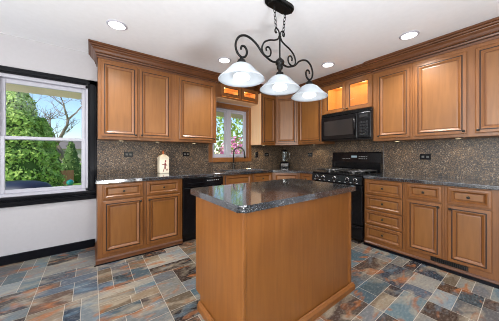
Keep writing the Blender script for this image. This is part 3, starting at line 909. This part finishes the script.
# ------------------------------------------------------------------ island
IX0, IX1, IY0, IY1 = -2.835, -1.675, -2.44, -1.775
IS = thing('kitchen_island', 'large maple kitchen island in the middle of the slate floor', 'island', (0, 0, 0))
mb = MB()
mb.prism([(IX0, IY0), (IX1, IY0), (IX1, IY1 - .085), (IX0, IY1 - .085)], 0, .10)
mb.box(IX0, IX1, IY0, IY1, .10, .872)
mb.build('body', M['island'], IS)
mb = MB()
mb.box(IX1 - .03, IX1 + .006, IY0 - .006, IY0 + .03, 0, .872, bev=.003)
mb.build('corner_post', M['island'], IS)
mb = MB()
mb.box(IX0 - .004, IX0 + .022, IY0 - .004, IY0 + .022, 0, .872, bev=.003)
mb.build('corner_post', M['island'], IS)
mb = MB().sweep([(0, 0), (.022, 0), (.022, .040), (.010, .058), (0, .060)], [(IX0 - .0045, IY1 - .09), (IX0 - .0045, IY0 - .0065), (IX1 + .0065, IY0 - .0065), (IX1 + .0065, IY1 - .09)])
mb.build('base_moulding', M['island'], IS)
# working side faces the sink: two doors under two drawers
isd = []
for a, b, kx in ((.03, .565, .54), (.595, 1.13, .62)):
    isd.append(drawer(IS, a, b, .695, .862, 0)); isd.append(door(IS, a, b, .12, .68, 0, kx, .645))
for o in isd:
    o.matrix_local = Matrix.Translation((IX1, IY1, 0)) @ Matrix.Rotation(math.pi, 4, 'Z')
def rrect(x0, x1, y0, y1, r, n=5):
    P = []
    for cx, cy, a0 in ((x1 - r, y1 - r, 0), (x0 + r, y1 - r, 90), (x0 + r, y0 + r, 180), (x1 - r, y0 + r, 270)):
        for k in range(n + 1):
            a = R(a0 + 90 * k / n); P.append((cx + r * math.cos(a), cy + r * math.sin(a)))
    return P
ct = MB().prism(rrect(-2.875, -1.635, -2.478, -1.735, .035), .8725, .9145, bev=.007)
tag(ct.build('island_countertop', M['granite']), 'dark speckled granite slab on top of the kitchen island', 'countertop')

# ------------------------------------------------------------------ chandelier
CHX, CHY = -2.215, -2.105
CH = thing('chandelier', 'black iron scroll chandelier with three white glass shades over the island', 'chandelier', (CHX, CHY, 0))
mb = MB().prism(rrect(-.15, .15, -.06, .06, .058, 8), H - .028, H - .001, bev=.008)
mb.prism(rrect(-.12, .12, -.04, .04, .038, 8), H - .04, H - .027, bev=.005)
mb.build('canopy', M['iron'], CH)
for s in (-1, 1):
    # chain of links
    n = 7; za, zb = H - .04, 2.235
    xa, xb = s * .068, s * .040
    link = (za - zb) / n
    mb = MB()
    for k in range(n):
        t = (k + .5) / n
        cx, cz = xa + (xb - xa) * t, za - link * (k + .5)
        P = []
        for a in range(13):
            an = 2 * math.pi * a / 12
            u_, v_ = .010 * math.cos(an), (link * .62) * math.sin(an)
            P.append((cx + (u_ if k % 2 else 0), (0 if k % 2 else u_), cz + v_))
        mb.tube(P, .003, 6, caps=False)
    mb.build('chain', M['iron'], CH)
MB().lathe([(.009, 2.235), (.009, 2.21), (.014, 2.205), (.009, 2.20), (.007, 2.19), (.007, 2.03), (.010, 2.02), (.016, 2.015), (.032, 2.0), (.040, 1.985), (.036, 1.965), (.022, 1.955), (.028, 1.945), (.024, 1.925), (.014, 1.918), (.016, 1.900), (.030, 1.892), (.034, 1.876), (.032, 1.862)], (0, 0, 0), 18).build('stem', M['iron'], CH)
def bez(P, n=10):
    """Catmull-Rom through points"""
    P = [Vector(p) for p in P]; out = []
    for i in range(len(P) - 1):
        p0, p1, p2, p3 = P[max(i - 1, 0)], P[i], P[i + 1], P[min(i + 2, len(P) - 1)]
        for k in range(n):
            t = k / n
            out.append(.5 * ((2 * p1) + (p2 - p0) * t + (2 * p0 - 5 * p1 + 4 * p2 - p3) * t * t + (3 * p1 - p0 - 3 * p2 + p3) * t ** 3))
    out.append(P[-1]); return out
for s in (-1, 1):
    lx = .40
    arm = [(0.03, 1.975), (.09, 1.968), (.15, 1.985), (.20, 2.01), (.25, 2.055), (.31, 2.085), (.37, 2.09), (.425, 2.06), (.452, 2.0), (.440, 1.945), (.400, 1.918), (.362, 1.935), (.350, 1.975), (.370, 2.005), (.398, 2.0), (.405, 1.975)]
    MB().tube(bez([(s * x, 0, z) for x, z in arm], 6), .0085, 8).build('arm', M['iron'], CH)
    sc = [(.035, 2.262), (.052, 2.25), (.05, 2.228), (.025, 2.222), (.008, 2.235), (.010, 2.262), (.03, 2.278), (.04, 2.26)]
    up = [(.004, 2.215), (.018, 2.18), (.06, 2.155), (.12, 2.135), (.175, 2.10), (.200, 2.05), (.188, 2.01), (.150, 1.993), (.112, 2.01), (.104, 2.05), (.130, 2.075), (.155, 2.06), (.152, 2.038)]
    MB().tube(bez([(s * x, 0, z) for x, z in up], 6), .007, 8).build('scroll', M['iron'], CH)
    hk = [(.004, 2.215), (.012, 2.245), (.035, 2.262), (.056, 2.245), (.050, 2.222), (.034, 2.228)]
    MB().tube(bez([(s * x, 0, z) for x, z in hk], 6), .006, 8).build('hook', M['iron'], CH)
shade_prof = [(.030, 1.868), (.048, 1.864), (.076, 1.848), (.098, 1.826), (.116, 1.804), (.138, 1.784), (.156, 1.768), (.170, 1.754), (.173, 1.749), (.169, 1.746), (.152, 1.760), (.134, 1.777), (.111, 1.798), (.093, 1.821), (.072, 1.842), (.046, 1.857), (.030, 1.860)]
for s in (-1, 0, 1):
    x = .40 * s
    if s:
        MB().lathe([(.010, 1.920), (.014, 1.905), (.028, 1.895), (.034, 1.880), (.034, 1.868), (.028, 1.860)], (x, 0, 0), 16).build('socket', M['iron'], CH)
    sh = MB().lathe(shade_prof, (x, 0, 0), 40, closed=True).build('shade', M['frost'], CH)
    MB().lathe([(.014, 1.80), (.03, 1.795), (.054, 1.784), (.062, 1.770), (.060, 1.757), (.042, 1.747), (.01, 1.744)], (x, 0, 0), 20).build('bulb', M['bulb'], CH)
    lamp('pendant_glow', 'POINT', (CHX + x, CHY, 1.735), .5, (1, .96, .9), shadow_soft_size=.05)

# ------------------------------------------------------------------ recessed lights
for i, (x, y, lab) in enumerate(((-3.306, -.91, 'recessed ceiling light above the two-door left wall cabinet'), (-2.045, -.868, 'recessed ceiling light just left of the chandelier, near the sink window'),
                            (-.772, -1.635, 'recessed ceiling light in front of the microwave'), (-.742, -2.601, 'recessed ceiling light in front of the right wall cabinets'))):
    t = thing('recessed_light', lab, 'ceiling light', (x, y, H), 0, 'recessed ceiling lights')
    MB().lathe([(.088, 0), (.090, -.004), (.080, -.009), (.072, -.008), (.072, 0)], (0, 0, 0), 28).build('trim_ring', M['white'], t)
    MB().lathe([(.0715, -.0082), (.06, -.0095), (.01, -.010)], (0, 0, 0), 24).build('lens', M['canlens'], t)
    lamp('recessed_glow', 'SPOT', (x, y, H - .03), 58, (1, .97, .92), (0, 0, 0), spot_size=R(140), spot_blend=.8, shadow_soft_size=.07)

# under-cabinet pucks
for x, y, lab in ((-3.2, -.17, 'puck light under the two-door left wall cabinet'), (-2.75, -.17, 'puck light under the left wall cabinets above the canister'), (-2.2, -.17, 'puck light under the one-door cabinet left of the sink'), (-.74, -.17, 'puck light under the narrow cabinet right of the sink'), (-.17, -.95, 'puck light under the cabinet left of the microwave'),
                  (-.17, -2.3, 'puck light under the cabinet right of the microwave'), (-.17, -2.9, 'puck light under the far right wall cabinet')):
    t = thing('puck_light', lab, 'cabinet light', (x, y, UB), 0, 'under-cabinet puck lights')
    MB().lathe([(.034, 0), (.034, -.005), (.028, -.006)], (0, 0, 0), 18).build('housing', M['bronze'], t)
    MB().lathe([(.027, -.0062), (.02, -.007), (.005, -.0075)], (0, 0, 0), 16).build('lens', M['warmlens'], t)
    lamp('puck_glow', 'SPOT', (x, y, UB - .02), 3.2 if x > -1 and y > -1 else 1.3, (1, .76, .45), (0, 0, 0), spot_size=R(150), spot_blend=.6, shadow_soft_size=.03)
# microwave task light
lamp('microwave_task_glow', 'SPOT', (-.16, -1.5, 1.412), 1.2, (1, .9, .75), (0, 0, 0), spot_size=R(140), spot_blend=.6, shadow_soft_size=.03)

# ------------------------------------------------------------------ outdoors
G = -.40
gr = MB().box(-40, 40, .151, 90, G - .1, G - .001).build('ground', M['lawn'])
struct(gr, 'green lawn ground')
struct(MB().box(-14, 4, .3, 3.0, G - .001, G + .03).build('ground_bounce_slab', M['concrete']), 'unseen pale slab added to bounce light up to the soffit')  # unseen slab added to brighten the eave soffit from below
# eaves
struct(MB().box(-7, 1, .151, .85, 2.055, 2.2).build('eave_soffit', M['soffit']), 'cream eave soffit above the windows outside')

def leaves(mb, pts, size, n_mat=0):
    bm = mb.bm
    for p, nrm, s in pts:
        q = Vector(nrm).to_track_quat('Z', 'Y') @ Matrix.Rotation(random.uniform(0, 6.28), 3, 'Z').to_quaternion()
        a, b = s * size, s * size * .55
        vs_ = [bm.verts.new(Vector(p) + q @ Vector(c)) for c in ((-a, 0, 0), (0, -b, .1 * a), (a, 0, 0), (0, b, .1 * a))]
        f = bm.faces.new(vs_); f.material_index = n_mat
def cone_tree(name, label, cat, loc, rad, h, n, mat, size, group=None, power=.75):
    t = thing(name, label, cat, loc, random.uniform(0, 6), group)
    MB().lathe([(rad * .12, 0), (rad * .1, h * .3)], (0, 0, 0), 8).build('trunk', M['bark'], t)
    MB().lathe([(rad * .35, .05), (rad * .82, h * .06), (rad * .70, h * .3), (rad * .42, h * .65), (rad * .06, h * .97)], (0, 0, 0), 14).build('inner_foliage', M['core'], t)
    pts = []
    for _ in range(n):
        u = random.random()
        zz = h * (1 - math.sqrt(1 - u * .999)) if power > .6 else h * (1 - (1 - u) ** .7)
        tt = zz / h
        rr = rad * ((1 - tt) ** power) * (.9 + .1 * math.sin(tt * 40)) * min(1, .55 + tt * 6)
        a = random.uniform(0, 6.283)
        rr *= random.uniform(.8, 1.08) * (1 + .10 * math.sin(a * 5 + tt * 9))
        pts.append(((rr * math.cos(a), rr * math.sin(a), zz), (math.cos(a) + random.gauss(0, .5), math.sin(a) + random.gauss(0, .5), .4 + random.gauss(0, .5)), random.uniform(.6, 1.2)))
    mb = MB(); leaves(mb, pts, size)
    mb.build('foliage', mat, t)
    return t
gp = 'tall green arborvitae hedge outside'
cone_tree('arborvitae', 'tallest bright green arborvitae outside, middle of the hedge', 'tree', (-5.75, 8.2, G), 1.15, 4.3, 10000, M['hedge'], .075, gp, .5)
cone_tree('arborvitae', 'green arborvitae outside, left end of the hedge', 'tree', (-6.9, 7.9, G), 1.15, 4.2, 8000, M['hedge'], .075, gp, .5)
cone_tree('arborvitae', 'shorter green arborvitae outside, right end of the hedge', 'tree', (-5.15, 8.7, G), .74, 3.1, 7000, M['hedge'], .07, gp, .5)
cone_tree('small_conifer', 'small cone shaped evergreen standing on the lawn outside', 'tree', (-4.42, 12.0, G), .62, 2.5, 3000, M['cone'], .06)
cone_tree('small_conifer', 'small evergreen outside partly behind the hedge end', 'tree', (-5.25, 12.6, G), .62, 2.3, 2500, M['cone'], .06)
# bare tree
def bare_tree(name, label, loc, h, seed):
    rnd = random.Random(seed)
    mb = MB()
    def grow(p, d, L, r, lev):
        pts = [p]; rs = [r]
        for k in range(4):
            d = (d + Vector((rnd.gauss(0, .16), rnd.gauss(0, .16), rnd.gauss(.04, .1)))).normalized()
            p = p + d * L / 4; pts.append(p); rs.append(r * (1 - .12 * (k + 1)))
        mb.tube(pts, rs, 6 if lev < 3 else 4)
        if lev >= 5: return
        for k in range(3 if lev else 4):
            ax = Vector((rnd.gauss(0, 1), rnd.gauss(0, 1), rnd.gauss(0, .5))).normalized()
            nd = (d + ax * rnd.uniform(.5, .95)).normalized()
            q = pts[-1] if k < 2 else pts[rnd.choice((2, 3))]
            grow(q, nd, L * rnd.uniform(.62, .82), r * rnd.uniform(.45, .6), lev + 1)
    grow(Vector((0, 0, 0)), Vector((.02, 0, 1)), h * .30, h * .030, 0)
    o = mb.build(name, M['bark'], None, loc)
    return tag(o, label, 'tree')
bare_tree('bare_tree', 'bare branching tree against the blue sky outside', (-4.55, 16.6, G), 8.4, 5)
# house, fence, garden
HO = thing('house', 'neighbouring house with a grey shingle roof beyond the trees', 'house', (-7.2, 47, G))
MB().box(-6, 6, 0, 8, 0, 2.7).build('wall', M['siding'], HO)
mb = MB(); bm = mb.bm
a = [bm.verts.new(p) for p in ((-6.5, -.5, 2.6), (-6.5, 8.5, 2.6), (-6.5, 4, 4.3))]; b = [bm.verts.new((6.5, v.co.y, v.co.z)) for v in a]
bm.faces.new(a); bm.faces.new(b[::-1])
for i in range(3): bm.faces.new((a[i], b[i], b[(i + 1) % 3], a[(i + 1) % 3]))
mb.build('roof', M['roof'], HO)
for x in (-3.5, 0, 3.5):
    MB().box(x - .6, x + .6, -.03, .02, .9, 2.1).build('window', M['mwglass'], HO)
FN = thing('garden_fence', 'low brown board fence behind the hedge outside', 'fence', (-6.4, 10.6, G), R(4))
mb = MB()
for k in range(15):
    mb.box(k * .145, k * .145 + .135, 0, .02, .05, .78)
mb.build('boards', M['fence'], FN)
MB().box(0, 2.17, .02, .06, .55, .63).build('rail', M['fence'], FN)
GB = thing('gazing_ball', 'teal glass gazing ball on a dark stand in the yard', 'ornament', (-4.15, 6.95, G))
MB().lathe([(.12, 0), (.05, .05), (.03, .2), (.03, .38), (.08, .44)], (0, 0, 0), 14).build('stand', M['iron'], GB)
MB().lathe([(.005, .43)] + [(.11 * math.sin(math.pi * k / 12), .54 - .11 * math.cos(math.pi * k / 12)) for k in range(1, 12)] + [(.005, .65)], (0, 0, 0), 18).build('ball', M['teal'], GB)
NV = thing('outdoor_cover', 'low glossy dark navy rounded cover close outside the large window', 'cover', (-4.83, 3.5, G), R(-36))
NV.scale = (1.0, 1.1, 1.15)
mb = MB(); bm = mb.bm
lv = []
for sx, sy, z in ((.62, .38, 0), (.62, .38, .55), (.60, .36, .70), (.50, .30, .80), (.30, .18, .855), (.1, .06, .87)):
    lv.append([bm.verts.new((math.copysign(abs(math.cos(2 * math.pi * k / 28)) ** .6, math.cos(2 * math.pi * k / 28)) * sx, math.copysign(abs(math.sin(2 * math.pi * k / 28)) ** .6, math.sin(2 * math.pi * k / 28)) * sy, z)) for k in range(28)])
for a, b in zip(lv[:-1], lv[1:]):
    for k in range(28):
        f = bm.faces.new((a[k], a[(k + 1) % 28], b[(k + 1) % 28], b[k])); f.smooth = True
bm.faces.new(lv[-1]); bm.faces.new(lv[0][::-1])
mb.build('cover', M['navy'], NV)

def bush(name, label, cat, loc, rad, h, n, mats, size):
    t = thing(name, label, cat, loc)
    mb = MB()
    for k in range(9):
        a = random.uniform(0, 6.28); d = random.uniform(.2, .75) * rad
        mb.tube([(0, 0, 0), (d * .4 * math.cos(a), d * .4 * math.sin(a), h * .4), (d * math.cos(a), d * math.sin(a), h * random.uniform(.75, .95))], [.02, .014, .006], 5)
    mb.build('branches', M['bark'], t)
    for nm, m, cnt in mats:
        pts = []
        for _ in range(cnt):
            v = Vector((random.gauss(0, 1), random.gauss(0, 1), random.gauss(0, 1))).normalized() * random.uniform(.45, 1) ** .5
            pts.append(((v.x * rad, v.y * rad, h * .62 + v.z * h * .38), (v.x + random.gauss(0, .6), v.y + random.gauss(0, .6), v.z + random.gauss(0, .6)), random.uniform(.6, 1.2)))
        mb = MB(); leaves(mb, pts, size)
        mb.build(nm, m, t)
    return t
bush('flowering_shrub', 'pink flowering shrub seen through the right sash of the sink window', 'shrub', (.32, 2.6, G), .62, 2.2, 0, [('blossoms', M['pink'], 900), ('leaves', M['spring'], 160)], .06)
bush('flowering_shrub', 'pink flowering shrub seen through the left sash of the sink window', 'shrub', (-.55, 3.0, G), .55, 1.85, 0, [('blossoms', M['pink'], 600), ('leaves', M['spring'], 250)], .06)
bush('leafy_tree', 'green leafy tree outside behind the pink shrubs', 'tree', (1.7, 5.6, G), 1.9, 4.0, 0, [('leaves', M['spring'], 1500)], .11)
bush('leafy_tree', 'green leafy tree outside, left of the sink window view', 'tree', (-.6, 6.0, G), 1.3, 3.4, 0, [('leaves', M['spring'], 900)], .11)
